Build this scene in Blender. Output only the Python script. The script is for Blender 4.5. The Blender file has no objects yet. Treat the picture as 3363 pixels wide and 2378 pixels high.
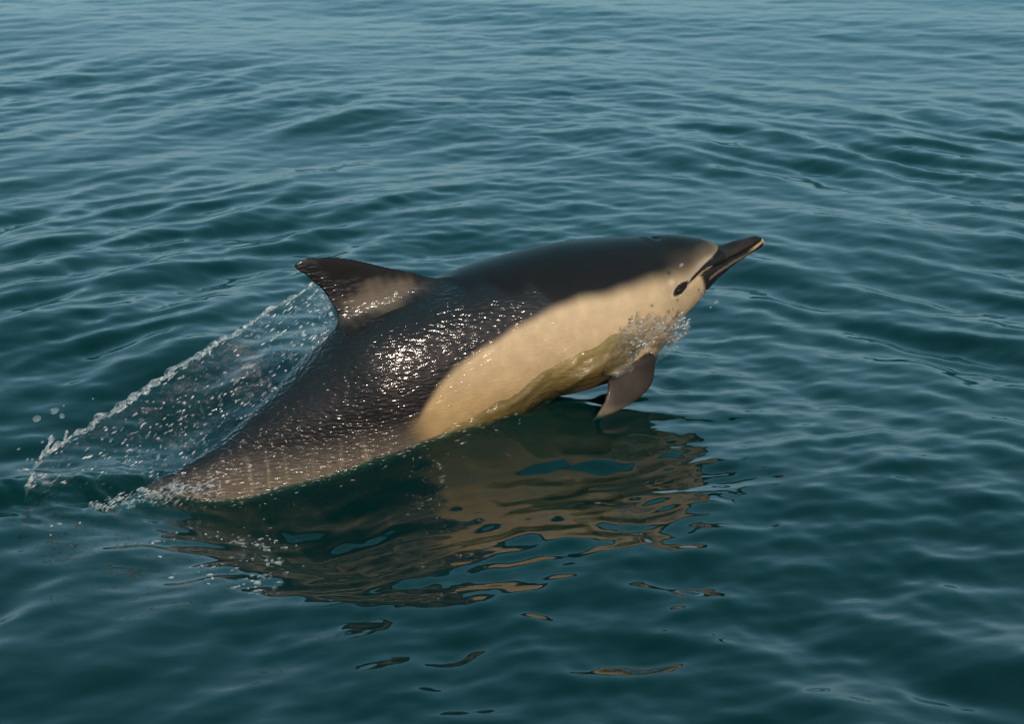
import bpy, bmesh, math, random
import numpy as np
from mathutils import Vector, Matrix

R = math.radians
scene = bpy.context.scene
COL = scene.collection

# ------------------------------------------------------------------ camera
cam_d = bpy.data.cameras.new("camera")
cam = bpy.data.objects.new("camera", cam_d)
COL.objects.link(cam)
cam.location = (0.0, -5.25, 1.76)
cam.rotation_euler = (R(90 - 17), 0, 0)
cam_d.sensor_width = 36.0
cam_d.lens = 18.0 / math.tan(R(13))
cam_d.clip_start = 0.05
cam_d.clip_end = 20000
cam_d.dof.use_dof = True
cam_d.dof.focus_distance = 5.35
cam_d.dof.aperture_fstop = 9.0
scene.camera = cam

# ------------------------------------------------------------------ sky, sun, exposure
SUN_ELEV = R(31)
SUN_AZ = R(150)                      # clockwise from +Y: behind the camera, over its right shoulder
world = bpy.data.worlds.new("World")
scene.world = world
world.use_nodes = True
wn = world.node_tree
wn.nodes.clear()
sky = wn.nodes.new("ShaderNodeTexSky")
sky.sky_type = 'NISHITA'
sky.sun_disc = False
sky.sun_elevation = SUN_ELEV
sky.sun_rotation = SUN_AZ
sky.altitude = 0
sky.air_density = 0.85
sky.dust_density = 2.4
sky.ozone_density = 3.0
bg = wn.nodes.new("ShaderNodeBackground")
bg.inputs["Strength"].default_value = 1.0
wo = wn.nodes.new("ShaderNodeOutputWorld")
tint = wn.nodes.new("ShaderNodeVectorMath")          # the photograph's cool-green white balance, the same over the whole sky
tint.operation = 'MULTIPLY'
tint.inputs[1].default_value = (0.098, 0.062, 0.054)
wn.links.new(sky.outputs[0], tint.inputs[0])
teal_add = wn.nodes.new("ShaderNodeVectorMath")          # even teal added to grade the water's tone, the same over the whole sky
teal_add.operation = 'ADD'
teal_add.inputs[1].default_value = (0.045, 0.298, 0.372)
wn.links.new(tint.outputs[0], teal_add.inputs[0])
wn.links.new(teal_add.outputs[0], bg.inputs[0])
wn.links.new(bg.outputs[0], wo.inputs[0])

sun_d = bpy.data.lights.new("sun", 'SUN')
sun_d.energy = 2.9
sun_d.angle = R(0.6)
sun_d.color = (1.0, 0.88, 0.71)
sun = bpy.data.objects.new("sun", sun_d)
COL.objects.link(sun)
sdir = Vector((math.sin(SUN_AZ) * math.cos(SUN_ELEV), math.cos(SUN_AZ) * math.cos(SUN_ELEV), math.sin(SUN_ELEV)))
sun.rotation_euler = sdir.to_track_quat('Z', 'Y').to_euler()
sun.location = sdir * 30

vs = scene.view_settings
vs.view_transform = 'Standard'
vs.look = 'None'
vs.exposure = 0.22
vs.gamma = 1.0
vs.use_curve_mapping = False
cy = scene.cycles
cy.max_bounces = 10
cy.diffuse_bounces = 2
cy.glossy_bounces = 4
cy.transmission_bounces = 8
cy.transparent_max_bounces = 16
cy.volume_bounces = 1
cy.caustics_reflective = False
cy.caustics_refractive = False
cy.sample_clamp_indirect = 4.0
cy.use_denoising = True
cy.filter_width = 1.15

# ------------------------------------------------------------------ helpers
def smooth(a, b, x):
    t = np.clip((x - a) / (b - a), 0, 1)
    return t * t * (3 - 2 * t)

def catmull(P, n):
    P = np.asarray(P, float)
    m = len(P)
    t = np.linspace(0, m - 1, n)
    i = np.clip(t.astype(int), 0, m - 2)
    f = (t - i)[:, None]
    g = lambda k: P[np.clip(k, 0, m - 1)]
    p0, p1, p2, p3 = g(i - 1), g(i), g(i + 1), g(i + 2)
    return 0.5 * (2 * p1 + (p2 - p0) * f + (2 * p0 - 5 * p1 + 4 * p2 - p3) * f ** 2 + (3 * p1 - p0 - 3 * p2 + p3) * f ** 3)

def mesh_np(name, V, F, smooth_shade=True):
    V = np.ascontiguousarray(V, np.float32)
    F = np.ascontiguousarray(F, np.int32)
    me = bpy.data.meshes.new(name)
    k = F.shape[1]
    me.vertices.add(len(V))
    me.vertices.foreach_set("co", V.ravel())
    me.loops.add(F.size)
    me.loops.foreach_set("vertex_index", F.ravel())
    me.polygons.add(len(F))
    me.polygons.foreach_set("loop_start", np.arange(0, F.size, k, dtype=np.int32))
    if smooth_shade:
        me.polygons.foreach_set("use_smooth", np.ones(len(F), bool))
    me.update(calc_edges=True)
    me.validate()
    return me

def grid_faces(nr, nc, wrap=False):
    r = np.arange(nr - 1)[:, None]
    c = np.arange(nc if wrap else nc - 1)[None, :]
    c2 = (c + 1) % nc
    return np.stack([r * nc + c, r * nc + c2, (r + 1) * nc + c2, (r + 1) * nc + c], -1).reshape(-1, 4)

def obj(name, me, parent=None, mat=None):
    o = bpy.data.objects.new(name, me)
    COL.objects.link(o)
    if parent:
        o.parent = parent
    if mat:
        me.materials.append(mat)
    return o

def tag(o, label=None, cat=None, group=None, kind=None):
    if label: o["label"] = label
    if cat: o["category"] = cat
    if group: o["group"] = group
    if kind: o["kind"] = kind
    return o

class Nodes:
    def __init__(self, name):
        self.m = bpy.data.materials.new(name)
        self.m.use_nodes = True
        self.t = self.m.node_tree
        self.t.nodes.clear()
        self.out = self.t.nodes.new("ShaderNodeOutputMaterial")
    def n(self, kind, **kw):
        nd = self.t.nodes.new("ShaderNode" + kind)
        for k, v in kw.items():
            if k.startswith("i_"):
                nd.inputs[k[2:].replace("_", " ")].default_value = v
            else:
                setattr(nd, k, v)
        return nd
    def l(self, a, b):
        self.t.links.new(a, b)
    def film_fresnel(self, normal):
        """Fresnel of a water film that is the same seen from either side"""
        g = self.n("NewGeometry")
        mr = self.n("MapRange", i_From_Min=0.0, i_From_Max=1.0, i_To_Min=1.333, i_To_Max=1 / 1.333)
        self.l(g.outputs["Backfacing"], mr.inputs[0])
        fr = self.n("Fresnel")
        self.l(mr.outputs[0], fr.inputs["IOR"]); self.l(normal, fr.inputs["Normal"])
        return fr
    def math(self, op, a, b=None):
        nd = self.t.nodes.new("ShaderNodeMath")
        nd.operation = op
        for k, v in enumerate((a, b)):
            if v is None: continue
            if isinstance(v, (int, float)): nd.inputs[k].default_value = v
            else: self.t.links.new(v, nd.inputs[k])
        return nd.outputs[0]

# ------------------------------------------------------------------ the dolphin's place
YAW = R(30)
ORG = np.array([-0.08, 0.0, 0.0])
AX = np.array([math.cos(YAW), math.sin(YAW), 0.0])      # heading
AY = np.array([-math.sin(YAW), math.cos(YAW), 0.0])     # its left, away from the camera
def to_local(x, y):
    return (x - ORG[0]) * AX[0] + (y - ORG[1]) * AX[1], (x - ORG[0]) * AY[0] + (y - ORG[1]) * AY[1]

#@@SEA
# ------------------------------------------------------------------ sea
def wave_set(rng, n, lmin, lmax, d0, spread, slope, power):
    """directional sinusoids: wave number, direction, phase, amplitude; rms slope 'slope' in all"""
    L = np.exp(rng.uniform(math.log(lmin), math.log(lmax), n))
    k = 2 * np.pi / L
    th = d0 + rng.normal(0, spread, n)
    w = (L / lmax) ** power
    s = w / math.sqrt((w ** 2).sum() / 2) * slope
    return np.stack([k * np.cos(th), k * np.sin(th), rng.uniform(0, 2 * np.pi, n), s / k], 1)

def wave_sum(S, x, y):
    z = np.zeros_like(x)
    for kx, ky, ph, a in S:
        s_ = np.sin(kx * x + ky * y + ph)
        z += a * (s_ + 0.22 * s_ * s_)             # crests a little sharper than troughs
    return z

rng = np.random.default_rng(11)
W_FAR = wave_set(rng, 130, 0.06, 0.70, R(88), R(42), 0.105, -0.05)
W_RIGHT = wave_set(rng, 70, 0.075, 0.55, R(38), R(19), 0.150, 0.45)
W_LEFT = wave_set(rng, 70, 0.085, 0.65, R(142), R(17), 0.150, 0.50)
W_NEAR = wave_set(rng, 60, 0.05, 0.34, R(80), R(80), 0.080, 0.2)
W_CHOP = wave_set(rng, 60, 0.035, 0.16, R(60), R(90), 0.26, 0.4)
W_SWELL = wave_set(rng, 9, 1.1, 4.0, R(75), R(35), 0.032, 0.1)
W_GUST = wave_set(rng, 10, 1.2, 4.0, R(90), R(60), 0.3, 0.2)

# level of the water along the animal's near side: it sinks by the tail and climbs the chest
LEVEL_X = np.array([-3.0, -1.3, -0.95, -0.80, -0.72, -0.66, -0.54, -0.44, -0.32, -0.21, -0.13, -0.05, 0.02, 0.10, 0.34, 0.8, 1.3, 3.0])
LEVEL_Z = np.array([0.0, -0.01, -0.035, -0.058, -0.072, -0.075, -0.058, -0.028, 0.000, 0.022, 0.032, 0.042, 0.040, 0.036, 0.030, 0.01, 0.0, 0.0])

def sea_height(x, y):
    lx, ly = to_local(x, y)
    near = np.exp(-(np.maximum(np.abs(lx + 0.08) - 0.68, 0) / 0.35) ** 2 - (np.maximum(np.abs(ly + 0.60) - 0.75, 0) / 0.45) ** 2)
    wl = smooth(0.3, -0.9, x) * smooth(9, 1.5, y)
    wr = smooth(-0.1, 0.9, x) * smooth(9, 2, y)
    wf = np.clip(1 - 0.75 * np.maximum(wl, wr), 0, 1)
    calm = 1 - 0.88 * near
    gust = np.clip(0.85 + wave_sum(W_GUST, x, y) * 3.0, 0.35, 1.5)
    z = (wave_sum(W_FAR, x, y) * wf + wave_sum(W_RIGHT, x, y) * wr + wave_sum(W_LEFT, x, y) * wl) * calm * gust * (1 - 0.68 * smooth(0.0, 8.0, y))
    z += wave_sum(W_SWELL, x, y) * (1 - near) * (1 - 0.45 * smooth(0.5, 9.0, y))
    dist = np.sqrt(x ** 2 + (y + 5) ** 2)
    z += wave_sum(W_NEAR, x, y) * (0.42 - 0.17 * smooth(0.5, -1.2, y) + 0.95 * near) * smooth(30, 9, dist)
    # churned water round the tail and in its wake
    wake = smooth(-0.55, -0.85, lx) * smooth(-2.6, -1.0, lx) * np.exp(-((ly - 0.02) / 0.13) ** 2)
    z += wave_sum(W_CHOP, x, y) * wake
    z += 0.045 * wake * np.exp(-((ly - 0.09) / 0.07) ** 2)
    lev = np.interp(lx, LEVEL_X, LEVEL_Z)
    wide = np.where(lev < 0, 0.62, 0.28)
    z += lev * np.exp(-(np.maximum(np.abs(ly + 0.05) - 0.16, 0) / wide) ** 2)
    # a narrow ridge of water dragged along the near flank, falling away convexly towards the open sea
    hw_ = np.interp(lx, [-0.85, -0.6, -0.4, -0.2, 0.1], [0.035, 0.075, 0.125, 0.155, 0.17])
    rid = smooth(-0.95, -0.65, lx) * smooth(0.30, 0.0, lx) * smooth(0.15, 0.0, ly)
    z += 0.036 * (np.exp(-np.maximum(-ly - hw_, 0) / 0.11) - 1) * rid * np.exp(-(np.maximum(-ly - 0.5, 0) / 0.3) ** 2) + 0.012 * rid * np.exp(-(np.maximum(-ly - hw_, 0) / 0.2) ** 2)
    # a low swell in front of the animal, added to shorten its reflection
    fr_ = -ly
    z += 0.040 * smooth(0.18, 0.80, fr_) * np.exp(-(np.maximum(fr_ - 0.85, 0) / 0.45) ** 2) * smooth(-1.2, -0.5, lx) * smooth(1.3, 0.5, lx)
    return z

def build_sea():
    nx = 880
    # rows: closely spaced where the sea lies 3 to 16 m away, coarser beyond and behind
    dep = np.concatenate([np.linspace(R(72), R(31), 60, endpoint=False), np.linspace(R(31), R(6.5), 980, endpoint=False), np.linspace(R(6.5), R(0.03), 120)])
    ny = len(dep)
    yy = -5.25 + 1.76 / np.tan(dep)
    s = np.linspace(-1, 1, nx)
    sx = s * 1.0 + 8.0 * np.abs(s) ** 11 * np.sign(s)
    hw = 0.45 + 0.255 * np.maximum(yy + 5.25, 0)
    X = hw[:, None] * sx[None, :]
    Y = np.repeat(yy[:, None], nx, 1)
    Z = sea_height(X, Y) * smooth(120, 30, np.hypot(X, Y))
    V = np.stack([X, Y, Z], -1).reshape(-1, 3)
    F = grid_faces(ny, nx)
    # skirt and floor close the body of water so that it holds its volume
    i = np.arange(ny * nx).reshape(ny, nx)
    ring = np.concatenate([i[0, :-1], i[:-1, -1], i[-1, :0:-1], i[:0:-1, 0]])
    lowV = V[ring].copy()
    lowV[:, 2] = -8.0
    base = len(V)
    m = len(ring)
    low = base + np.arange(m)
    c = base + m
    V = np.concatenate([V, lowV, [[0, 5.0, -8.0]]])
    nxt = np.roll(np.arange(m), -1)
    sk = np.stack([ring, low, low[nxt], ring[nxt]], 1)
    fl = np.stack([low, np.full(m, c), low[nxt]], 1)
    tri = np.concatenate([F[:, [0, 1, 2]], F[:, [0, 2, 3]], sk[:, [0, 1, 2]], sk[:, [0, 2, 3]], fl])
    return mesh_np("sea_water", V, tri)

def sea_material():
    N = Nodes("sea_water")
    geo = N.n("NewGeometry")
    tc = N.n("TexCoord")
    nz = N.n("TexNoise", i_Scale=9.0, i_Detail=3.0, i_Roughness=0.5)
    mp = N.n("Mapping")
    mp.inputs["Scale"].default_value = (0.55, 1.0, 1.0)
    N.l(tc.outputs["Object"], mp.inputs[0]); N.l(mp.outputs[0], nz.inputs["Vector"])
    bp = N.n("Bump", i_Strength=0.10, i_Distance=0.02)
    N.l(nz.outputs["Fac"], bp.inputs["Height"])
    fr = N.film_fresnel(bp.outputs[0])
    gl = N.n("BsdfGlossy", i_Roughness=0.02)
    gl.inputs["Color"].default_value = (1, 1, 1, 1)
    N.l(bp.outputs[0], gl.inputs["Normal"])
    tr = N.n("BsdfTransparent")
    mx = N.n("MixShader")
    N.l(fr.outputs[0], mx.inputs[0]); N.l(tr.outputs[0], mx.inputs[1]); N.l(gl.outputs[0], mx.inputs[2])
    N.l(mx.outputs[0], N.out.inputs["Surface"])
    ab = N.n("VolumeAbsorption", i_Density=60.0)
    ab.inputs["Color"].default_value = (0.0, 0.42, 0.38, 1)
    sc = N.n("VolumeScatter", i_Density=2.8)
    sc.inputs["Color"].default_value = (0.0, 0.72, 0.70, 1)
    ad = N.n("AddShader")
    N.l(ab.outputs[0], ad.inputs[0]); N.l(sc.outputs[0], ad.inputs[1])
    N.l(ad.outputs[0], N.out.inputs["Volume"])
    return N.m

sea = obj("sea_water", build_sea(), None, sea_material())
tag(sea, kind="structure")
#@@DOLPHIN
# ------------------------------------------------------------------ dolphin
# back and belly lines in the animal's own upright plane: x along the heading, z up (back x, z, belly x, z, width ratio)
ST = [
    (0.828, 0.375, 0.841, 0.342, 1.15), (0.774, 0.370, 0.794, 0.323, 1.05), (0.718, 0.363, 0.746, 0.302, 1.0),
    (0.698, 0.375, 0.725, 0.290, 0.95), (0.674, 0.384, 0.701, 0.278, 0.92), (0.640, 0.395, 0.670, 0.257, 0.90),
    (0.567, 0.410, 0.630, 0.229, 0.90), (0.503, 0.412, 0.598, 0.205, 0.90), (0.429, 0.420, 0.561, 0.176, 0.88),
    (0.338, 0.425, 0.515, 0.125, 0.86), (0.240, 0.427, 0.436, 0.081, 0.86), (0.143, 0.419, 0.357, 0.055, 0.87),
    (0.039, 0.406, 0.252, 0.043, 0.88), (-0.063, 0.389, 0.144, 0.036, 0.88), (-0.147, 0.370, 0.056, -0.002, 0.86),
    (-0.230, 0.352, -0.040, -0.034, 0.82), (-0.311, 0.333, -0.144, -0.068, 0.78), (-0.384, 0.304, -0.246, -0.098, 0.74),
    (-0.442, 0.252, -0.338, -0.116, 0.70), (-0.515, 0.191, -0.428, -0.123, 0.66), (-0.595, 0.131, -0.525, -0.123, 0.62),
    (-0.682, 0.072, -0.627, -0.117, 0.60), (-0.775, 0.027, -0.728, -0.108, 0.58), (-0.867, -0.004, -0.834, -0.096, 0.55),
    (-0.950, -0.045, -0.925, -0.108, 0.55), (-1.035, -0.100, -1.015, -0.139, 0.6)]

def body_shell():
    S = catmull(ST, 320)
    top = S[:, [0, 1]]; bot = S[:, [2, 3]]
    c = (top + bot) / 2
    hv = (top - bot) / 2
    h = np.linalg.norm(hv, axis=1)
    e = hv / h[:, None]
    w = h * S[:, 4]
    sa = math.sin(R(17))
    ph = np.linspace(0, 2 * np.pi, 96, endpoint=False)
    p = 2.15
    ca, sn = np.cos(ph), np.sin(ph)
    cu = np.sign(ca) * np.abs(ca) ** (2 / p); cs = np.sign(sn) * np.abs(sn) ** (2 / p)
    hh = h * 0.985
    A = np.zeros((len(S), 96, 3))
    A[:, :, 0] = c[:, 0:1] + (e[:, 0] * hh)[:, None] * cu
    A[:, :, 2] = c[:, 1:2] + (e[:, 1] * hh)[:, None] * cu
    A[:, :, 1] = w[:, None] * cs
    V = A.reshape(-1, 3)
    F = [tuple(f) for f in grid_faces(len(S), 96, True)]
    # rounded beak tip and tail end
    tipc = np.array([0.8345, 0, 0.3585]); tipd = np.array([0.95, 0, 0.05])
    V = list(map(tuple, V)); last = list(range(96))
    for k in (1, 2, 3):
        a = k / 4 * math.pi / 2
        nb = len(V)
        for j in range(96):
            r = A[0, j] - tipc
            q = tipc + r * math.cos(a) + tipd * 0.022 * math.sin(a)
            V.append(tuple(q))
        new = list(range(nb, nb + 96))
        for j in range(96):
            F.append((new[j], new[(j + 1) % 96], last[(j + 1) % 96], last[j]))
        last = new
    F.append(tuple(reversed(last)) if False else tuple(last[::-1]))
    nb = (len(S) - 1) * 96
    F.append(tuple(range(nb, nb + 96)))
    return V, F

def foil(lead, trail, thick, n=40, m=24):
    """closed fin from leading-edge and trailing-edge 3-D curves; thick = (direction, fraction of chord at root, at tip)"""
    Lc, Tc = catmull(lead, n), catmull(trail, n)
    u = 0.5 - 0.5 * np.cos(np.linspace(0, np.pi, m))
    prof = 2.6 * (0.2969 * np.sqrt(u) - 0.126 * u - 0.3516 * u ** 2 + 0.2843 * u ** 3 - 0.1015 * u ** 4) * 2
    prof[-1] = 0.0
    d, f0, f1, tmin = thick
    d = np.asarray(d, float)
    V = []
    for k in range(n):
        ch = np.linalg.norm(Tc[k] - Lc[k])
        tk = ch * (f0 + (f1 - f0) * k / (n - 1)) 
        P = Lc[k][None] + (Tc[k] - Lc[k])[None] * u[:, None]
        off = np.maximum(prof * tk / 2, 0) + tmin * np.sin(np.pi * np.clip(u, 0.0, 1)) ** 0.25
        up = P + d[None] * off[:, None]
        dn = P - d[None] * off[:, None]
        V.append(np.concatenate([up, dn[::-1][1:-1]]))
    V = np.array(V)
    nc = V.shape[1]
    F = [tuple(f) for f in grid_faces(n, nc, True)]
    F.append(tuple(range(nc))[::-1])
    F.append(tuple(range((n - 1) * nc, n * nc)))
    return [tuple(v) for v in V.reshape(-1, 3)], F

def dolphin_mesh():
    bm = bmesh.new()
    def add(V, F):
        vs_ = [bm.verts.new(v) for v in V]
        for f in F:
            try: bm.faces.new([vs_[i] for i in f])
            except ValueError: pass
    add(*body_shell())
    fx = lambda pts, y=0.0: [(a, y, b) for a, b in pts]
    add(*foil(fx([(-0.03, 0.350), (-0.07, 0.386), (-0.115, 0.394), (-0.165, 0.405), (-0.215, 0.419), (-0.268, 0.436), (-0.324, 0.456), (-0.38, 0.471), (-0.435, 0.4785), (-0.472, 0.478), (-0.494, 0.469)]),
              fx([(-0.40, 0.25), (-0.398, 0.300), (-0.394, 0.335), (-0.398, 0.352), (-0.405, 0.366), (-0.418, 0.389), (-0.430, 0.404), (-0.446, 0.420), (-0.464, 0.437), (-0.482, 0.449), (-0.495, 0.462)]),
              ((0, 1, 0), 0.105, 0.16, 0.0025)))
    for s in (-1, 1):
        lead = [(0.44, 0.06 * s, 0.215), (0.430, 0.115 * s, 0.190), (0.414, 0.160 * s, 0.155), (0.407, 0.170 * s, 0.112), (0.388, 0.180 * s, 0.078), (0.340, 0.189 * s, 0.052), (0.270, 0.196 * s, 0.032), (0.210, 0.200 * s, 0.022)]
        trail = [(0.28, 0.06 * s, 0.165), (0.285, 0.105 * s, 0.148), (0.280, 0.150 * s, 0.128), (0.270, 0.164 * s, 0.110), (0.262, 0.176 * s, 0.092), (0.248, 0.186 * s, 0.066), (0.224, 0.194 * s, 0.042), (0.202, 0.199 * s, 0.024)]
        add(*foil(lead, trail, ((0.25, 0.80 * s, 0.5), 0.13, 0.18, 0.0045)))
        lead = [(-0.965, 0.0, -0.088), (-1.01, 0.06 * s, -0.113), (-1.06, 0.13 * s, -0.143), (-1.115, 0.19 * s, -0.178), (-1.165, 0.225 * s, -0.210)]
        trail = [(-1.10, 0.0, -0.165), (-1.12, 0.05 * s, -0.177), (-1.13, 0.12 * s, -0.185), (-1.15, 0.18 * s, -0.200), (-1.168, 0.222 * s, -0.212)]
        add(*foil(lead, trail, ((-0.5, 0, 0.87), 0.12, 0.14, 0.003)))
    bmesh.ops.recalc_face_normals(bm, faces=bm.faces)
    me = bpy.data.meshes.new("dolphin_parts")
    bm.to_mesh(me)
    bm.free()
    tmp = bpy.data.objects.new("tmp", me)
    COL.objects.link(tmp)
    md = tmp.modifiers.new("weld", 'REMESH')
    md.mode = 'VOXEL'
    md.voxel_size = 0.0042
    md.use_smooth_shade = True
    sm = tmp.modifiers.new("relax", 'SMOOTH')
    sm.factor = 0.5
    sm.iterations = 5
    dg = bpy.context.evaluated_depsgraph_get()
    out = bpy.data.meshes.new_from_object(tmp.evaluated_get(dg))
    bpy.data.objects.remove(tmp)
    out.name = "dolphin_body"
    return out

#@@COAT
def pl_dist(P, pts):
    """distance in the upright plane from points P (n,2) to a polyline, and how far along it (0..1)"""
    pts = np.asarray(pts, float)
    best = np.full(len(P), 9.0); along = np.zeros(len(P))
    m = len(pts) - 1
    for k in range(m):
        a, b = pts[k], pts[k + 1]
        ab = b - a
        t = np.clip(((P - a) @ ab) / (ab @ ab), 0, 1)
        d = np.hypot(*(P - a - t[:, None] * ab).T)
        u = d < best
        best[u] = d[u]; along[u] = (k + t[u]) / m
    return best, along

CAPE = np.array([(-0.82, -0.01), (-0.789, -0.004), (-0.728, 0.014), (-0.655, 0.034), (-0.592, 0.042), (-0.520, 0.050), (-0.439, 0.062), (-0.357, 0.078), (-0.29, 0.084),
                 (-0.258, 0.100), (-0.239, 0.130), (-0.207, 0.168), (-0.158, 0.210), (-0.083, 0.246), (-0.001, 0.283), (0.077, 0.306), (0.187, 0.328), (0.268, 0.330),
                 (0.362, 0.335), (0.427, 0.336), (0.495, 0.337), (0.550, 0.345), (0.606, 0.359), (0.662, 0.363), (0.70, 0.37)])
LIP = np.array([(0.548, 0.304), (0.582, 0.322), (0.615, 0.336), (0.657, 0.349), (0.690, 0.368)])
MOUTH = np.array([(0.850, 0.372), (0.831, 0.364), (0.802, 0.351), (0.754, 0.337), (0.701, 0.328), (0.653, 0.326), (0.605, 0.321), (0.578, 0.310), (0.552, 0.300)])
JAW = np.array([(0.640, 0.300), (0.667, 0.308), (0.719, 0.317), (0.756, 0.325), (0.795, 0.335)])
CREASE = np.array([(0.719, 0.372), (0.704, 0.364), (0.690, 0.358), (0.664, 0.350)])

def sculpt_and_coat(me):
    n = len(me.vertices)
    V = np.empty(n * 3, np.float32); me.vertices.foreach_get("co", V); V = V.reshape(-1, 3).astype(float)
    Nn = np.empty(n * 3, np.float32); me.vertices.foreach_get("normal", Nn); Nn = Nn.reshape(-1, 3).astype(float)
    x, y, z = V.T
    P = V[:, [0, 2]]
    side = np.abs(y)
    gx = lambda d, w: np.exp(-(d / w) ** 2)
    # ---- fair the roots of the dorsal fin and flippers into the trunk
    E = np.empty(len(me.edges) * 2, np.int32); me.edges.foreach_get("vertices", E); E = E.reshape(-1, 2)
    deg = np.bincount(E.ravel(), minlength=n)[:, None]
    root, _ = pl_dist(P, [(-0.02, 0.385), (-0.10, 0.383), (-0.25, 0.352), (-0.38, 0.312), (-0.43, 0.27)])
    wgt = smooth(0.045, 0.012, root) * (side < 0.08)
    rf_, _ = pl_dist(P, [(0.44, 0.19), (0.30, 0.14)])
    wgt = np.maximum(wgt, 0.8 * smooth(0.05, 0.015, rf_) * (side > 0.07) * (side < 0.165))[:, None]
    for _ in range(70):
        acc = np.zeros_like(V)
        for k in range(3):
            acc[:, k] = np.bincount(E[:, 0], V[E[:, 1], k], n) + np.bincount(E[:, 1], V[E[:, 0], k], n)
        V += wgt * 0.6 * (acc / deg - V)
    x, y, z = V.T
    P = V[:, [0, 2]]
    side = np.abs(y)
    # ---- relief
    off = np.zeros(n)
    dm, am = pl_dist(P, MOUTH)
    off -= 0.0055 * gx(dm, 0.0045) * smooth(0.004, 0.012, side)
    dc, _ = pl_dist(P, CREASE)
    off -= 0.0070 * gx(dc, 0.005)
    dl, _ = pl_dist(P, LIP)
    off -= 0.0020 * gx(dl, 0.004) * (x < 0.66)
    blow = np.sqrt(((x - 0.512) / 0.011) ** 2 + (y / 0.016) ** 2)
    off -= 0.0065 * np.exp(-blow ** 2) * (z > 0.36)
    off += 0.0030 * np.exp(-(((x - 0.485) / 0.016) ** 2 + (y / 0.03) ** 2)) * (z > 0.36)
    ex, ez = 0.508, 0.297
    de = np.hypot(x - ex, z - ez)
    off += 0.0035 * gx(de, 0.014) - 0.0025 * gx(np.abs(de - 0.011), 0.0035)
    # soft folds of blubber along the flank and throat
    off += 0.0016 * np.sin(38 * x + 60 * z + 2.0) * smooth(0.30, 0.18, z) * smooth(0.15, 0.35, x) * (side < 0.13)
    V2 = V + Nn * off[:, None]
    me.vertices.foreach_set("co", V2.astype(np.float32).ravel())
    # ---- coat
    dark = np.array([0.0088, 0.0095, 0.0102]); cream = np.array([0.40, 0.305, 0.185]); grey = np.array([0.046, 0.040, 0.035])
    band = np.array([0.26, 0.225, 0.185])
    wob = 0.002 * np.sin(23 * x + 1.3) + 0.0012 * np.sin(61 * x + 12 * y)
    zb = np.interp(x, CAPE[:, 0], CAPE[:, 1])
    soft = np.interp(x, [-0.8, -0.3, -0.25, -0.1, 0.1, 0.4, 0.6], [0.028, 0.026, 0.020, 0.013, 0.016, 0.024, 0.034])
    fin = (z > np.interp(x, [-0.45, -0.38, -0.06], [0.26, 0.31, 0.388]))
    low = smooth(soft, -soft, z - zb + wob) * (~fin)
    c_low = smooth(-0.31, -0.215, x + (z - 0.1) * 0.35)[:, None]
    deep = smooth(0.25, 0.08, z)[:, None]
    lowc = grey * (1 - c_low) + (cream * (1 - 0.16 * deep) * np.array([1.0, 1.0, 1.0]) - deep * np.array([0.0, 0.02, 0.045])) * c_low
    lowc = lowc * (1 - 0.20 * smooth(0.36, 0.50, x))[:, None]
    pale_edge = (smooth(-0.02, -0.12, z - np.interp(x, [-0.8, -0.3], [0.03, 0.10])) * (1 - c_low[:, 0]))[:, None]
    lowc = lowc * (1 - pale_edge * 0.7) + np.array([0.17, 0.145, 0.105]) * pale_edge * 0.7
    mix = lambda c, t, m: c * (1 - m[:, None]) + np.asarray(t) * m[:, None]
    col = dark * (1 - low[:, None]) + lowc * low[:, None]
    runs = np.clip(np.sin(118 * x + 14 * z + 2.6 * np.sin(13 * x) + 1.5 * np.sin(41 * x)) - 0.8, 0, 1) / 0.2 * smooth(0.09, 0.0, z) * smooth(-0.16, -0.24, x) * smooth(-0.75, -0.6, x)
    col = mix(col, (0.33, 0.27, 0.18), 0.30 * runs * low * (0.35 + 0.65 * smooth(-0.2, 0.9, np.sin(29 * x + 0.6))))
    # melon: the dark fades to grey-brown down the cheek
    col = mix(col, (0.042, 0.035, 0.028), 0.8 * smooth(0.40, 0.36, z) * smooth(0.45, 0.56, x) * (1 - low))
    lipz = np.interp(x, LIP[:, 0], LIP[:, 1])
    above = z - lipz
    col = mix(col, band, 0.95 * smooth(-0.002, 0.003, above) * smooth(0.030, 0.006, above) * smooth(0.525, 0.56, x) * smooth(0.675, 0.645, x) * smooth(0.364, 0.350, z))
    beak = smooth(0.003, -0.002, above) * smooth(0.598, 0.618, x + 0.55 * (z - 0.30)) + smooth(0.688, 0.694, x)
    col = mix(col, (0.012, 0.011, 0.011), np.clip(beak, 0, 1))
    upper = np.interp(x, MOUTH[::-1, 0], MOUTH[::-1, 1])
    bk = smooth(0.70, 0.72, x)
    col = mix(col, (0.024, 0.021, 0.019), 0.75 * bk * smooth(0.004, 0.012, z - upper) * smooth(0.032, 0.020, z - upper) * smooth(0.83, 0.80, x))  # sheen along the upper beak, painted into the coat
    dj, aj = pl_dist(P, JAW)
    col = mix(col, (0.13, 0.11, 0.085), 0.8 * smooth(0.006, 0.002, dj))
    tan = 0.75 * smooth(0.785, 0.825, x) * smooth(0.002, -0.001, z - upper) * smooth(-0.010, -0.006, (z - upper) + 0.004 * smooth(0.80, 0.85, 0.85 - (x - 0.80)))
    col = mix(col, (0.42, 0.30, 0.16), tan)
    col = mix(col, (0.42, 0.30, 0.17), smooth(0.843, 0.849, x) * smooth(0.374, 0.368, z) * smooth(0.335, 0.345, z))
    dk, _ = pl_dist(P, [(0.596, 0.320), (0.621, 0.3265), (0.650, 0.329)])
    col = mix(col, (0.30, 0.22, 0.13), 0.9 * smooth(0.0042, 0.0018, dk))
    col = mix(col, (0.006, 0.006, 0.006), smooth(0.0048, 0.0022, dm) * smooth(0.60, 0.66, x))
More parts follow.
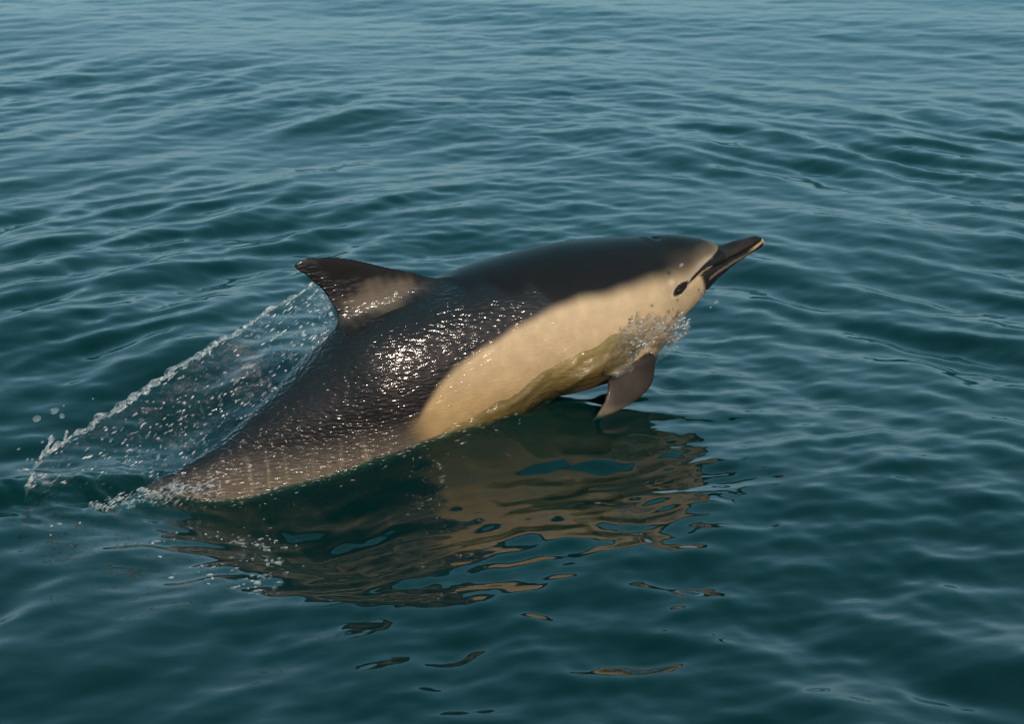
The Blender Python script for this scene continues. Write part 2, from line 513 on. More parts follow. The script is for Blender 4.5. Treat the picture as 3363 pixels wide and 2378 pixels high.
    col = mix(col, (0.010, 0.009, 0.009), smooth(0.0068, 0.003, dl) * smooth(0.68, 0.64, x))
    dcx = smooth(0.005, 0.002, dc)
    col = mix(col, (0.008, 0.008, 0.008), dcx * 0.9)
    # eye patch
    u = (x - 0.520) * 0.954 + (z - 0.300) * 0.30; v = -(x - 0.520) * 0.30 + (z - 0.300) * 0.954
    ep = np.sqrt((u / 0.034) ** 2 + (v / (0.0132 - 0.12 * np.clip(u, 0, 1))) ** 2)
    col = mix(col, (0.45, 0.38, 0.27), 0.5 * smooth(1.35, 1.15, ep))
    col = mix(col, (0.011, 0.0105, 0.010), smooth(1.14, 0.86, ep))
    col = mix(col, (0.50, 0.43, 0.32), 0.5 * np.exp(-(((x - 0.487) / 0.012) ** 2 + ((z - 0.322) / 0.007) ** 2)))
    # pale centre of the dorsal fin
    u = (x + 0.285) * 0.98 + (z - 0.362) * 0.18; v = -(x + 0.285) * 0.18 + (z - 0.362) * 0.98
    fp = np.sqrt((u / 0.115) ** 2 + (v / 0.047) ** 2) + 0.20 * np.sin(47 * x + 31 * z) * np.sin(83 * z - 20 * x) + 0.10 * np.sin(131 * x - 60 * z) * np.sin(97 * x + 140 * z)
    col = mix(col, (0.105, 0.088, 0.068), 0.85 * smooth(1.25, 0.25, fp) * smooth(0.300, 0.335, z - 0.28 * (x + 0.30)) * (side < 0.045))
    # flippers
    # whatever stands clear of the trunk's own surface below the chest belongs to a flipper
    from mathutils.kdtree import KDTree
    tv = np.array(body_shell()[0])
    tv = tv[(tv[:, 0] > 0.1) & (tv[:, 0] < 0.6) & (tv[:, 2] < 0.30)]
    kd = KDTree(len(tv))
    for i, q in enumerate(tv): kd.insert(q, i)
    kd.balance()
    fl = np.zeros(n)
    for i in np.nonzero((x > 0.15) & (x < 0.47) & (z < 0.215) & (side > 0.09))[0]:
        fl[i] = kd.find(V[i])[2]
    fl = smooth(0.007, 0.012, fl)
    fcol = np.array([0.018, 0.0145, 0.012]) * np.ones((n, 1))
    fcol = mix(fcol, (0.030, 0.025, 0.020), smooth(0.150, 0.105, z + 0.008 * np.sin(70 * x)) * smooth(0.41, 0.34, x))
    fcol = mix(fcol, (0.120, 0.098, 0.068), (smooth(0.285, 0.225, x) * smooth(0.11, 0.07, z) + 0.7 * smooth(0.058, 0.040, z)).clip(0, 1) * 0.6)
    col = col * (1 - fl[:, None]) + fcol * fl[:, None]
    at = me.attributes.new("coat", 'FLOAT_COLOR', 'POINT')
    rgba = np.ones((n, 4), np.float32); rgba[:, :3] = np.clip(col, 0, 1)
    at.data.foreach_set("color", rgba.ravel())
    # ---- running film of water over the rear two thirds
    edge = np.interp(x, [-1.0, -0.48, -0.40, -0.27, -0.16, -0.09, -0.03, 0.08, 0.14, 0.22], [0.6, 0.47, 0.42, 0.375, 0.372, 0.365, 0.350, 0.345, 0.30, 0.0])
    film = smooth(0.030, -0.012, z - edge + 0.010 * np.sin(60 * x)) 
    film = np.maximum(film, 0.34 * smooth(0.50, 0.25, x) * low) * (1 - fl)
    film = film * (1 + 1.3 * smooth(0.14, 0.0, z) * smooth(-0.15, -0.35, x))
    at = me.attributes.new("film", 'FLOAT', 'POINT')
    at.data.foreach_set("value", film.astype(np.float32))
    me.update()

def dolphin_material():
    N = Nodes("dolphin_skin")
    tc = N.n("TexCoord")
    ac = N.n("Attribute", attribute_name="coat")
    af = N.n("Attribute", attribute_name="film")
    # mottling, faint scars
    n1 = N.n("TexNoise", i_Scale=22.0, i_Detail=5.0, i_Roughness=0.6)
    N.l(tc.outputs["Object"], n1.inputs["Vector"])
    r1 = N.n("MapRange", i_From_Min=0.3, i_From_Max=0.7, i_To_Min=0.86, i_To_Max=1.10)
    N.l(n1.outputs["Fac"], r1.inputs[0])
    m1 = N.n("VectorMath", operation='SCALE')
    N.l(ac.outputs["Color"], m1.inputs[0]); N.l(r1.outputs[0], m1.inputs["Scale"])
    n2 = N.n("TexVoronoi", i_Scale=17.0)
    N.l(tc.outputs["Object"], n2.inputs["Vector"])
    r2 = N.n("MapRange", i_From_Min=0.035, i_From_Max=0.085, i_To_Min=0.86, i_To_Max=1.0)
    N.l(n2.outputs["Distance"], r2.inputs[0])
    m2 = N.n("VectorMath", operation='SCALE')
    N.l(m1.outputs[0], m2.inputs[0]); N.l(r2.outputs[0], m2.inputs["Scale"])
    # film ripples, drawn out along the flow
    mp = N.n("Mapping")
    mp.inputs["Rotation"].default_value = (0, R(27), 0)
    mp.inputs["Scale"].default_value = (40, 80, 135)
    N.l(tc.outputs["Object"], mp.inputs[0])
    wn_ = N.n("TexNoise", i_Scale=0.7, i_Detail=2.0)
    N.l(mp.outputs[0], wn_.inputs["Vector"])
    wa = N.n("VectorMath", operation='MULTIPLY_ADD')
    N.l(wn_.outputs["Color"], wa.inputs[0]); wa.inputs[1].default_value = (1.3, 1.3, 1.3); N.l(mp.outputs[0], wa.inputs[2])
    vo = N.n("TexVoronoi", feature='SMOOTH_F1', i_Scale=1.0)
    vo.inputs["Smoothness"].default_value = 0.45
    N.l(wa.outputs[0], vo.inputs["Vector"])
    na = N.n("TexNoise", i_Scale=0.55, i_Detail=3.0, i_Roughness=0.6, i_Distortion=0.6)
    N.l(mp.outputs[0], na.inputs["Vector"])
    ha = N.math('MULTIPLY', vo.outputs["Distance"], -0.0044)
    hb = N.math('MULTIPLY', na.outputs["Fac"], 0.0034)
    hc = N.math('ADD', ha, hb)
    nb = N.n("TexNoise", i_Scale=11.0, i_Detail=2.0)
    N.l(tc.outputs["Object"], nb.inputs["Vector"])
    pb = N.n("MapRange", i_From_Min=0.36, i_From_Max=0.60, i_To_Min=0.45, i_To_Max=1.0)
    N.l(nb.outputs["Fac"], pb.inputs[0])
    st = N.math('MULTIPLY', af.outputs["Fac"], pb.outputs[0])
    hh = N.math('MULTIPLY', hc, st)
    bp = N.n("Bump", i_Strength=1.0, i_Distance=1.0)
    N.l(hh, bp.inputs["Height"])
    nf = N.n("TexNoise", i_Scale=260.0, i_Detail=2.0)
    N.l(tc.outputs["Object"], nf.inputs["Vector"])
    bf = N.n("Bump", i_Strength=0.06, i_Distance=0.002)
    N.l(nf.outputs["Fac"], bf.inputs["Height"])
    rr = N.n("MapRange", i_From_Min=0.0, i_From_Max=1.0, i_To_Min=0.40, i_To_Max=0.55)
    N.l(af.outputs["Fac"], rr.inputs[0])
    p = N.n("BsdfPrincipled")
    p.inputs["IOR"].default_value = 1.38
    p.inputs["Specular IOR Level"].default_value = 0.09
    N.l(m2.outputs[0], p.inputs["Base Color"])
    N.l(rr.outputs[0], p.inputs["Roughness"])
    N.l(bf.outputs[0], p.inputs["Normal"])
    gf = N.n("BsdfGlossy", distribution='BECKMANN', i_Roughness=0.15)
    gf.inputs["Color"].default_value = (1, 1, 1, 1)
    N.l(bp.outputs[0], gf.inputs["Normal"])
    ff = N.n("Fresnel", i_IOR=1.345); N.l(bp.outputs[0], ff.inputs["Normal"])
    wt = N.n("MapRange", i_From_Min=0.0, i_From_Max=0.5, i_To_Min=0.12, i_To_Max=1.0)
    N.l(af.outputs["Fac"], wt.inputs[0])
    fac = N.math('MULTIPLY', ff.outputs[0], wt.outputs[0])
    ms = N.n("MixShader")
    N.l(fac, ms.inputs[0]); N.l(p.outputs[0], ms.inputs[1]); N.l(gf.outputs[0], ms.inputs[2])
    N.l(ms.outputs[0], N.out.inputs["Surface"])
    return N.m

def eye_material():
    N = Nodes("dolphin_eye")
    p = N.n("BsdfPrincipled", i_Roughness=0.05)
    p.inputs["Base Color"].default_value = (0.008, 0.006, 0.005, 1)
    N.l(p.outputs[0], N.out.inputs["Surface"])
    return N.m

dolphin = bpy.data.objects.new("dolphin", None)
COL.objects.link(dolphin)
dolphin.location = ORG
dolphin.rotation_euler = (0, 0, YAW)
tag(dolphin, "dolphin with dark back and cream flank leaping half out of the sea", "dolphin")
body_me = dolphin_mesh()
sculpt_and_coat(body_me)
body = obj("body", body_me, dolphin, dolphin_material())
from mathutils.bvhtree import BVHTree
bvh = BVHTree.FromPolygons([v.co.copy() for v in body_me.vertices], [p.vertices[:] for p in body_me.polygons])
def skin_y(x, z, default=-0.12):
    h = bvh.ray_cast(Vector((x, -1.0, z)), Vector((0, 1, 0)))
    return h[0].y if h[0] else default
EYE = eye_material()
for s in (-1, 1):
    bm = bmesh.new()
    bmesh.ops.create_uvsphere(bm, u_segments=20, v_segments=12, radius=0.0052)
    bmesh.ops.scale(bm, verts=bm.verts, vec=(1.25, 0.75, 0.8))
    me = bpy.data.meshes.new("eye"); bm.to_mesh(me); bm.free()
    for p in me.polygons: p.use_smooth = True
    e = obj("eye", me, dolphin, EYE)
    e.location = (0.508, s * (-skin_y(0.508, 0.297) - 0.0022), 0.297)
    e.rotation_euler = (0, R(-18), 0)
#@@SPLASH
# ------------------------------------------------------------------ splashing water
def splash_material(name, bump_scale, bump_dist, refr=0.45, white=0.0, rough=0.02, stretch=(1, 1, 1), rot=0.0, cover=False, tint=(1, 1, 1, 1)):
    N = Nodes(name)
    tc = N.n("TexCoord")
    mp = N.n("Mapping")
    mp.inputs["Rotation"].default_value = (0, rot, 0)
    mp.inputs["Scale"].default_value = stretch
    N.l(tc.outputs["Object"], mp.inputs[0])
    nz = N.n("TexNoise", i_Scale=bump_scale, i_Detail=3.0, i_Roughness=0.55, i_Distortion=0.4)
    N.l(mp.outputs[0], nz.inputs["Vector"])
    bp = N.n("Bump", i_Strength=1.0, i_Distance=bump_dist)
    N.l(nz.outputs["Fac"], bp.inputs["Height"])
    fr = N.film_fresnel(bp.outputs[0])
    gl = N.n("BsdfGlossy", i_Roughness=rough); N.l(bp.outputs[0], gl.inputs["Normal"])
    gl.inputs["Color"].default_value = (1, 1, 1, 1)
    rf = N.n("BsdfRefraction", i_Roughness=0.0, i_IOR=1.333); N.l(bp.outputs[0], rf.inputs["Normal"])
    rf.inputs["Color"].default_value = (0.97, 1, 1, 1)
    tr = N.n("BsdfTransparent")
    tr.inputs["Color"].default_value = tint
    m1 = N.n("MixShader"); m1.inputs[0].default_value = refr
    N.l(tr.outputs[0], m1.inputs[1]); N.l(rf.outputs[0], m1.inputs[2])
    inner = m1.outputs[0]
    if white > 0:
        # white patches: air bubbles in foam, painted sparkle on rim, droplets and beads
        n2 = N.n("TexNoise", i_Scale=bump_scale * 0.8, i_Detail=4.0)
        N.l(tc.outputs["Object"], n2.inputs["Vector"])
        mr = N.n("MapRange", i_From_Min=0.42, i_From_Max=0.68, i_To_Min=0.0, i_To_Max=white)
        N.l(n2.outputs["Fac"], mr.inputs[0])
        df = N.n("BsdfDiffuse"); df.inputs["Color"].default_value = (0.75, 0.80, 0.80, 1)
        tl = N.n("BsdfTranslucent"); tl.inputs["Color"].default_value = (0.75, 0.82, 0.82, 1)
        ma = N.n("MixShader"); ma.inputs[0].default_value = 0.4
        N.l(df.outputs[0], ma.inputs[1]); N.l(tl.outputs[0], ma.inputs[2])
        m3 = N.n("MixShader")
        N.l(mr.outputs[0], m3.inputs[0]); N.l(inner, m3.inputs[1]); N.l(ma.outputs[0], m3.inputs[2])
        inner = m3.outputs[0]
    mx = N.n("MixShader")
    N.l(fr.outputs[0], mx.inputs[0]); N.l(inner, mx.inputs[1]); N.l(gl.outputs[0], mx.inputs[2])
    top = mx.outputs[0]
    if cover:
        # the film tears into strands: between them there is nothing but air
        n3 = N.n("TexNoise", i_Scale=13.0, i_Detail=5.0, i_Roughness=0.62, i_Distortion=0.5)
        N.l(mp.outputs[0], n3.inputs["Vector"])
        cr = N.n("MapRange", i_From_Min=0.44, i_From_Max=0.56, i_To_Min=0.12, i_To_Max=1.0)
        N.l(n3.outputs["Fac"], cr.inputs[0])
        mo = N.n("MixShader")
        t2 = N.n("BsdfTransparent")
        N.l(cr.outputs[0], mo.inputs[0]); N.l(t2.outputs[0], mo.inputs[1]); N.l(top, mo.inputs[2])
        top = mo.outputs[0]
    N.l(top, N.out.inputs["Surface"])
    return N.m

def thing(name, label, cat, group=None):
    o = bpy.data.objects.new(name, None)
    COL.objects.link(o)
    o.location = ORG; o.rotation_euler = (0, 0, YAW)
    return tag(o, label, cat, group)

def sheet_mesh(name, Pt, Nrm, thick):
    """closed sheet from a grid of points (r,c,3), normals and half thickness (r,c)"""
    r, c, _ = Pt.shape
    A = Pt + Nrm * thick[..., None]; B = Pt - Nrm * thick[..., None]
    V = np.concatenate([A.reshape(-1, 3), B.reshape(-1, 3)])
    F = grid_faces(r, c); n = r * c
    i = np.arange(n).reshape(r, c)
    ring = np.concatenate([i[0, :-1], i[:-1, -1], i[-1, :0:-1], i[:0:-1, 0]])
    nxt = np.roll(ring, -1)
    side = np.stack([ring, ring + n, nxt + n, nxt], 1)
    return mesh_np(name, V, np.concatenate([F, F[:, ::-1] + n, side]))

def tube_mesh(name, pts, rad, seg=10):
    pts = np.asarray(pts, float); rad = np.asarray(rad, float)
    t = np.gradient(pts, axis=0); t /= np.linalg.norm(t, axis=1)[:, None]
    up = np.array([0, 1.0, 0]); a = np.cross(t, up); a /= np.linalg.norm(a, axis=1)[:, None]
    b = np.cross(t, a)
    ph = np.linspace(0, 2 * np.pi, seg, endpoint=False)
    V = pts[:, None] + rad[:, None, None] * (np.cos(ph)[None, :, None] * a[:, None] + np.sin(ph)[None, :, None] * b[:, None])
    n = len(pts)
    V = np.concatenate([V.reshape(-1, 3), pts[:1] - t[:1] * rad[0], pts[-1:] + t[-1:] * rad[-1]])
    F = grid_faces(n, seg, True)
    T = np.concatenate([F[:, [0, 1, 2]], F[:, [0, 2, 3]]])
    j = np.arange(seg); k = (j + 1) % seg
    T = np.concatenate([T, np.stack([np.full(seg, n * seg), k, j], 1), np.stack([np.full(seg, n * seg + 1), (n - 1) * seg + j, (n - 1) * seg + k], 1)])
    return mesh_np(name, V, T)

rs = np.random.default_rng(5)
def fnoise(x, y, n, l0, l1, seed):
    S = wave_set(np.random.default_rng(seed), n, l0, l1, 0, 3.0, 1.0, 0.5)
    S[:, 3] /= math.sqrt((S[:, 3] ** 2).sum() / 2)
    return wave_sum(S, x, y)

def froth(name, spots):
    bm0 = bmesh.new(); bmesh.ops.create_icosphere(bm0, subdivisions=2, radius=1.0)
    co = np.array([v.co[:] for v in bm0.verts]); F0 = np.array([[v.index for v in f.verts] for f in bm0.faces]); bm0.free()
    Vs, Fs, nb = [], [], 0
    for k, (x, y, z, sx, sy_, sz, tilt) in enumerate(spots):
        d = 1 + 0.20 * fnoise(co[:, 0] + 3.1 * co[:, 2], co[:, 1] - 2.3 * co[:, 2], 20, 0.6, 2.0, 60 + k)
        p = co * d[:, None] * np.array([sx, sy_, sz])
        c, t = math.cos(tilt), math.sin(tilt)
        p = np.stack([p[:, 0] * c - p[:, 2] * t, p[:, 1], p[:, 0] * t + p[:, 2] * c], 1) + np.array([x, y, z])
        Vs.append(p); Fs.append(F0 + nb); nb += len(co)
    return mesh_np(name, np.concatenate(Vs), np.concatenate(Fs))

# curtain of water trailing from the dorsal fin to the tail
RIM = [(-0.436, 0.412), (-0.493, 0.392), (-0.547, 0.367), (-0.589, 0.345), (-0.651, 0.315), (-0.733, 0.277), (-0.793, 0.244), (-0.834, 0.227), (-0.893, 0.198), (-0.929, 0.177),
       (-0.973, 0.161), (-0.993, 0.141), (-1.032, 0.121), (-1.071, 0.106), (-1.100, 0.090), (-1.128, 0.058), (-1.148, 0.015), (-1.158, -0.03)]
FOOT = [(-0.395, 0.355), (-0.392, 0.320), (-0.405, 0.275), (-0.433, 0.240), (-0.493, 0.190), (-0.551, 0.145), (-0.60, 0.105), (-0.637, 0.085), (-0.68, 0.05), (-0.724, 0.030),
        (-0.786, -0.01), (-0.85, -0.05), (-0.93, -0.07), (-1.00, -0.07), (-1.06, -0.07), (-1.10, -0.07), (-1.14, -0.065), (-1.160, -0.05)]
M_CURTAIN = splash_material("curtain_water", 42.0, 0.009, refr=0.10, cover=True, rough=0.05, stretch=(0.8, 1, 1.5), rot=R(30))
M_RIM = splash_material("rim_water", 90.0, 0.004, refr=0.5, white=0.65)
M_SPLASH = splash_material("splash_water", 60.0, 0.011, refr=0.13, rough=0.07, stretch=(0.6, 1, 1.4), rot=R(25))
M_DROP = splash_material("droplet_water", 30.0, 0.0005, refr=0.35, white=0.30)  # white stands in for glints on the droplets
M_BEAD = splash_material("bead_water", 60.0, 0.001, refr=0.25, white=0.65, rough=0.08)  # white brightens the beads as painted glints
M_DRAPE = splash_material("drape_water", 38.0, 0.010, refr=0.05, rough=0.06, stretch=(0.35, 1, 1.6), rot=R(32), tint=(0.87, 0.88, 0.79, 1))
M_FOAM = splash_material("foam_water", 75.0, 0.004, refr=0.08, white=0.42)

curtain = thing("water_curtain", "thin clear curtain of water trailing from the dorsal fin down to the tail", "water sheet")
nu, nv = 260, 130
a = catmull(RIM, nu); b = catmull(FOOT, nu)
vv = np.linspace(0, 1, nv)
G = a[:, None, :] * (1 - vv)[None, :, None] + b[:, None, :] * vv[None, :, None]
gx_, gz_ = G[..., 0], G[..., 1]
yo = 0.010 * fnoise(gx_, gz_, 24, 0.07, 0.4, 3) + 0.0022 * fnoise(gx_ * 0.7 + gz_ * 0.7, gz_ * 1.3 - gx_ * 0.6, 50, 0.012, 0.05, 4) * (0.4 + 0.6 * smooth(0.0, 0.35, vv)[None, :])
yo += 0.05 * smooth(-0.6, -1.1, gx_) 
P3 = np.stack([gx_, yo, gz_], -1)
th = 0.0016 + 0.0016 * np.clip(fnoise(gx_ + 0.5 * gz_, gz_, 40, 0.015, 0.06, 8), -0.8, 2.5)
dn = np.zeros_like(P3); dn[..., 1] = -1
obj("sheet", sheet_mesh("sheet", P3, dn, th), curtain, M_CURTAIN)
rp = catmull(RIM, 420)
lump = 1 + 0.45 * fnoise(np.arange(420) * 0.0021, np.zeros(420), 30, 0.008, 0.05, 9)
rr_ = np.clip(0.0036 * lump, 0.0015, 0.010) * (0.55 + 0.6 * smooth(-0.45, -0.7, rp[:, 0]))
jit = 0.0022 * fnoise(np.arange(420) * 0.0021, np.zeros(420), 30, 0.01, 0.06, 10)
ry = 0.010 * fnoise(rp[:, 0], rp[:, 1], 24, 0.07, 0.4, 3) + 0.05 * smooth(-0.6, -1.1, rp[:, 0])
obj("rim", tube_mesh("rim", np.stack([rp[:, 0], ry, rp[:, 1] + jit], 1), rr_), curtain, M_RIM)
for pts, rad in (([(-1.136, 0.053), (-1.109, 0.088), (-1.093, 0.108), (-1.085, 0.120), (-1.083, 0.127)], [0.004, 0.0045, 0.0035, 0.006, 0.009]),
                 ([(-1.060, 0.102), (-1.054, 0.112), (-1.051, 0.122), (-1.047, 0.134), (-1.046, 0.138)], [0.003, 0.003, 0.0035, 0.0045, 0.003]),
                 ([(-1.136, 0.053), (-1.141, 0.060), (-1.150, 0.064), (-1.158, 0.0645), (-1.165, 0.064)], [0.004, 0.003, 0.003, 0.005, 0.004])):
    c = catmull([(p[0], 0.05, p[1]) for p in pts], 28)
    rd = catmull([(q, 0) for q in rad], 28)[:, 0] * (1 + 0.2 * rs.standard_normal(28))
    obj("tendril", tube_mesh("tendril", c, np.clip(rd, 0.0015, 1)), curtain, M_RIM)

sp = []
for k in range(1000):
    i = int(rs.uniform(0, nu)); j = int(nv * min(0.99, rs.beta(1.5, 1.1)))
    if rs.uniform() < 0.25: j = int(nv * 0.04 * rs.uniform())
    r = rs.uniform(0.0007, 0.0022) * (1.5 if rs.uniform() < 0.06 else 1.0)
    q = P3[i, j]
    sp.append((q[0], q[1] - 0.003, q[2], r * rs.uniform(1.2, 4.0), r, r * rs.uniform(0.7, 1.1), rs.uniform(0.2, 0.7)))
bd = obj("beads", froth("beads", sp), curtain, M_BEAD)
tag(bd, kind="stuff")

# water thrown up at the chest, clinging to the throat
chest = thing("chest_splash", "crumpled clear splash of water thrown up between throat and flipper", "splash")
TOP = [(0.560, 0.178), (0.545, 0.205), (0.520, 0.228), (0.485, 0.238), (0.420, 0.251), (0.365, 0.262), (0.330, 0.255), (0.305, 0.240), (0.290, 0.222), (0.280, 0.205), (0.272, 0.190), (0.266, 0.176), (0.260, 0.162), (0.256, 0.150), (0.252, 0.140)]
BOT = [(0.540, 0.165), (0.500, 0.152), (0.470, 0.158), (0.452, 0.172), (0.425, 0.176), (0.385, 0.172), (0.350, 0.160), (0.330, 0.138), (0.300, 0.122), (0.285, 0.116), (0.275, 0.114), (0.268, 0.116), (0.262, 0.119), (0.258, 0.123), (0.254, 0.128), (0.250, 0.134)]
nu, nv = 300, 60
a = catmull(TOP, nu); b = catmull(BOT, nu); vv = np.linspace(0, 1, nv)
jag = 0.008 * fnoise(np.arange(nu) * 0.0026, np.zeros(nu), 40, 0.01, 0.06, 21) * smooth(0.24, 0.30, a[:, 0])
a[:, 1] += jag; b[:, 1] += 0.6 * jag[::-1] * smooth(0.20, 0.36, b[:, 0])
G = a[:, None, :] * (1 - vv)[None, :, None] + b[:, None, :] * vv[None, :, None]
gx_, gz_ = G[..., 0], G[..., 1]
sy = np.array([[skin_y(float(gx_[i, j]), float(gz_[i, j]), -0.085) for j in range(nv)] for i in range(nu)])
for _ in range(6):
    sy[1:-1] = (sy[:-2] + sy[1:-1] * 2 + sy[2:]) / 4
    sy[:, 1:-1] = (sy[:, :-2] + sy[:, 1:-1] * 2 + sy[:, 2:]) / 4
wild = smooth(0.20, 0.34, gx_)
lift = 0.004 + wild * (0.013 * np.sin(np.pi * np.clip(vv, 0, 1)) ** 0.5)[None, :]
ru, rv = gx_ * 0.88 + gz_ * 0.47, (gz_ * 0.88 - gx_ * 0.47) * 2.4
crum = fnoise(ru, rv, 60, 0.025, 0.16, 31) * 0.006 + np.abs(fnoise(ru, rv, 60, 0.015, 0.07, 32)) * 0.004
P3 = np.stack([gx_, sy - lift - crum * (0.15 + 0.95 * wild), gz_], -1)
dn = np.zeros_like(P3); dn[..., 1] = -1
th = 0.0012 + 0.0028 * wild * np.clip(0.6 + 0.5 * fnoise(gx_, gz_, 50, 0.012, 0.05, 33), 0.1, 2)
obj("sheet", sheet_mesh("sheet", P3, dn, th), chest, M_SPLASH)
sp = []
for k in range(260):
    i = int(rs.uniform(0, nu * 0.5)); j = int(nv * rs.uniform(0, 0.99))
    r = rs.uniform(0.0007, 0.0028)
    q = P3[i, j]
    sp.append((q[0], q[1] - 0.004, q[2], r * rs.uniform(1.0, 3.0), r, r * rs.uniform(0.7, 1.1), rs.uniform(-0.2, 0.7)))
bd = obj("beads", froth("beads", sp), chest, M_BEAD)
tag(bd, kind="stuff")
# water still sliding down the belly behind the splash
D0 = [(0.385, 0.205), (0.300, 0.226), (0.195, 0.203), (0.110, 0.176), (0.035, 0.138), (-0.040, 0.104), (-0.110, 0.078), (-0.175, 0.055), (-0.235, 0.028)]
D1 = [(0.365, 0.165), (0.285, 0.116), (0.205, 0.088), (0.130, 0.066), (0.050, 0.040), (-0.030, 0.022), (-0.105, 0.008), (-0.175, -0.004), (-0.240, -0.01)]
nu, nv = 240, 48
a = catmull(D0, nu); b = catmull(D1, nu); vv = np.linspace(0, 1, nv)
a[:, 1] += 0.004 * fnoise(np.arange(nu) * 0.0026, np.zeros(nu), 30, 0.03, 0.15, 71)
G = a[:, None, :] * (1 - vv)[None, :, None] + b[:, None, :] * vv[None, :, None]
gx_, gz_ = G[..., 0], G[..., 1]
sy = np.array([[skin_y(float(gx_[i, j]), float(gz_[i, j]), -0.10) for j in range(nv)] for i in range(nu)])
for _ in range(6):
    sy[1:-1] = (sy[:-2] + sy[1:-1] * 2 + sy[2:]) / 4
ru, rv = gx_ * 0.86 + gz_ * 0.5, (gz_ * 0.86 - gx_ * 0.5) * 3.2
rip = 0.0045 * fnoise(ru, rv, 40, 0.05, 0.3, 72)
edge_ = np.sqrt(np.clip(np.minimum(vv / 0.12, 1), 0, 1))[None, :] * np.clip(np.minimum(np.linspace(0, 1, nu) / 0.15, (1 - np.linspace(0, 1, nu)) / 0.15), 0, 1)[:, None] ** 0.5
P3 = np.stack([gx_, sy - (0.006 + rip + 0.008 * smooth(0.1, 0.9, vv)[None, :]) * edge_ + 0.001, gz_], -1)
dn = np.zeros_like(P3); dn[..., 1] = -1
obj("drape", sheet_mesh("drape", P3, dn, 0.0004 + 0.0035 * edge_), chest, M_DRAPE)
# small web of water between the leading edge of the flipper and the splash
W0 = catmull([(0.452, 0.172), (0.435, 0.160), (0.420, 0.146), (0.412, 0.135)], 30); W1 = catmull([(0.520, 0.158), (0.490, 0.149), (0.455, 0.139), (0.413, 0.133)], 30)
vv = np.linspace(0, 1, 24)
G = W0[:, None, :] * (1 - vv)[None, :, None] + W1[:, None, :] * vv[None, :, None]
y0 = -0.135 - 0.03 * np.linspace(0, 1, 30)[:, None] + 0 * vv[None, :] + 0.003 * fnoise(G[..., 0], G[..., 1], 20, 0.03, 0.1, 41)
P3 = np.stack([G[..., 0], y0, G[..., 1]], -1); dn = np.zeros_like(P3); dn[..., 1] = -1
obj("web", sheet_mesh("web", P3, dn, np.full(y0.shape, 0.0012)), chest, M_SPLASH)

# foam boiling where the tail goes under: one froth of many small blobs
sp = []
for k in range(560):
    u = rs.uniform(0, 1) ** 0.8
    x = -0.72 - 0.34 * u
    zz = np.interp(x, [-1.06, -0.93, -0.85, -0.72], [-0.02, -0.008, 0.000, -0.012]) - 0.035 * rs.uniform(0, 1) ** 2 + 0.007 * rs.standard_normal()
    y = -0.03 - 0.045 * rs.uniform(0, 1) - 0.3 * max(0, -zz - 0.01)
    r = rs.uniform(0.0008, 0.0026) * (2.0 if rs.uniform() < 0.08 else 1.0)
    sp.append((x, y, zz, r * rs.uniform(1.4, 3.2), r * 0.8, r * rs.uniform(0.6, 1.0), rs.uniform(0.0, 0.7)))
foam = obj("tail_foam", froth("tail_foam", sp), None, M_FOAM)
foam.location = ORG; foam.rotation_euler = (0, 0, YAW)
tag(foam, "whitish foam boiling around the tail where it enters the water", "foam", kind="stuff")

# white flecks standing in for sparkles on the water beside the tail, with bubbles
sp = []
for (cx, cy), n_, w_ in (((-0.589, -0.600), 26, 0.035), ((-0.560, -0.640), 18, 0.03), ((-0.508, -1.081), 8, 0.02), ((-0.552, -1.017), 16, 0.03), ((-0.533, -1.010), 12, 0.03),
                        ((-0.585, -0.849), 12, 0.05), ((-0.630, -0.900), 10, 0.06), ((-0.517, -0.780), 14, 0.04), ((-0.775, -0.751), 7, 0.012), ((-0.975, -0.715), 5, 0.03), ((-0.70, -0.66), 12, 0.07)):
    for k in range(n_):
        fx_ = cx + w_ * rs.standard_normal(); fy_ = cy + 0.9 * w_ * rs.standard_normal() + 0.6 * (fx_ - cx)
        r = rs.uniform(0.0010, 0.0030)
        sp.append((fx_, fy_, float(sea_height(np.array([fx_]), np.array([fy_]))[0]) + 0.3 * r, r * rs.uniform(1.0, 3.0), r * 1.2, r * 0.8, rs.uniform(-0.2, 0.4)))
fleck = obj("sparkle_flecks", froth("sparkle_flecks", sp), None, M_FOAM)
tag(fleck, "scattered white flecks standing in for sparkles on the water beside the tail", "foam", kind="stuff")

# thin broken foam line, also standing in for bright glints, along the flank
sp = []
for k in range(330):
    lx_ = rs.uniform(-0.80, 0.02)
    ly_ = -0.12
    for _ in range(3):
        w_ = ORG + AX * lx_ + AY * (ly_ - 0.004)
        zz = float(sea_height(np.array([w_[0]]), np.array([w_[1]]))[0])
        ly_ = skin_y(lx_, zz, ly_)
    r = rs.uniform(0.0005, 0.0014)
    off_ = abs(rs.normal(0, 0.010)) if rs.uniform() < 0.8 else rs.uniform(0, 0.06)
    w_ = ORG + AX * lx_ + AY * (ly_ - off_)
    zz = float(sea_height(np.array([w_[0]]), np.array([w_[1]]))[0])
    sp.append((w_[0], w_[1], zz + 0.2 * r, r * rs.uniform(1.5, 5.0), r * 1.2, r * 0.8, rs.uniform(0.0, 0.3)))
line = obj("waterline_flecks", froth("waterline_flecks", sp), None, M_FOAM)
tag(line, "thin line of foam flecks, also standing in for bright glints, where the dolphin's flank meets the sea", "foam", kind="stuff")

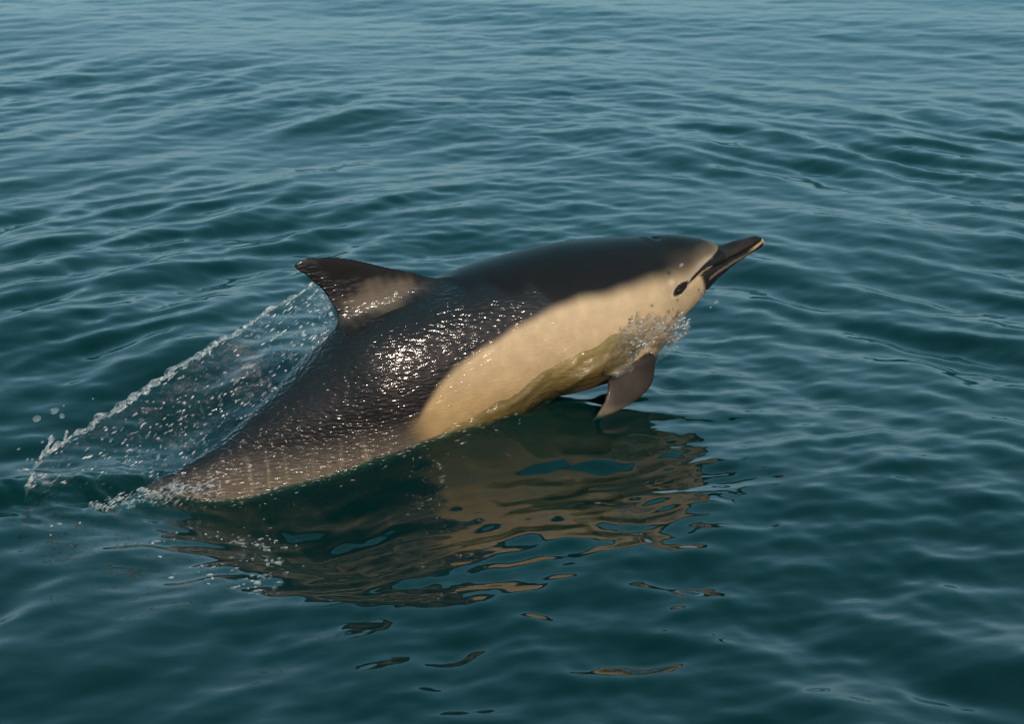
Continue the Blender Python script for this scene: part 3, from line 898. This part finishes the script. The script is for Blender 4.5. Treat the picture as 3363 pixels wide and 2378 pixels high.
# flying drops
bm = bmesh.new(); bmesh.ops.create_icosphere(bm, subdivisions=3, radius=1.0)
drop_me = bpy.data.meshes.new("water_droplet"); bm.to_mesh(drop_me); bm.free()
for p in drop_me.polygons: p.use_smooth = True
drop_me.materials.append(M_DROP)
def drop(lx, ly, lz, r, label, group):
    o = bpy.data.objects.new("water_droplet", drop_me); COL.objects.link(o)
    w = ORG + AX * lx + AY * ly
    o.location = (w[0], w[1], lz)
    o.scale = (r * rs.uniform(1.0, 1.5), r * rs.uniform(0.8, 1.1), r * rs.uniform(0.75, 1.0))
    o.rotation_euler = (rs.uniform(-0.4, 0.4), rs.uniform(-0.7, 0.1), YAW)
    tag(o, label, "droplet", group)
for (x, z), r in zip([(-1.119, 0.184), (-1.066, 0.184), (-1.073, 0.189), (-1.05, 0.169), (-1.054, 0.203), (-0.976, 0.2), (-1.107, 0.124), (-1.157, 0.11), (-1.148, 0.093), (-1.136, 0.09)],
                     [0.0075, 0.007, 0.004, 0.0065, 0.0025, 0.002, 0.003, 0.0032, 0.003, 0.0028]):
    size = "large" if r > 0.006 else "small" if r > 0.0031 else "tiny"
    where = "high above the trailing end of the water curtain" if z > 0.15 else "beside the lowest end of the water curtain"
    drop(x, 0.05 + rs.uniform(-0.02, 0.02), z, r, size + " water droplet flying " + where, "droplets by the tail")
for (x, z), r in zip([(0.609, 0.278), (0.639, 0.245), (0.622, 0.233), (0.592, 0.288), (0.557, 0.19), (0.538, 0.212), (0.542, 0.199), (0.787, 0.435)],
                     [0.0042, 0.0052, 0.0032, 0.0036, 0.0036, 0.0034, 0.003, 0.0015]):
    where = "above the tip of the dolphin's beak" if x > 0.7 else "just ahead of the dolphin's throat" if z > 0.22 else "just ahead of the chest splash"
    drop(x, -0.10, z, r, ("large" if r > 0.004 else "small") + " water droplet in the air " + where, "droplets ahead of the throat")
for (x, z), r in zip([(0.484, 0.377), (0.504, 0.299), (0.466, 0.268), (0.484, 0.275), (0.406, 0.287)],
                     [0.0050, 0.0036, 0.0045, 0.0030, 0.0040]):
    drop(x, -0.165, z, r, "water droplet flying before the dark melon above the eye" if z > 0.35 else ("small" if r < 0.0038 else "large") + " water droplet flying in front of the dolphin's cheek", "droplets before the cheek")
#@@END
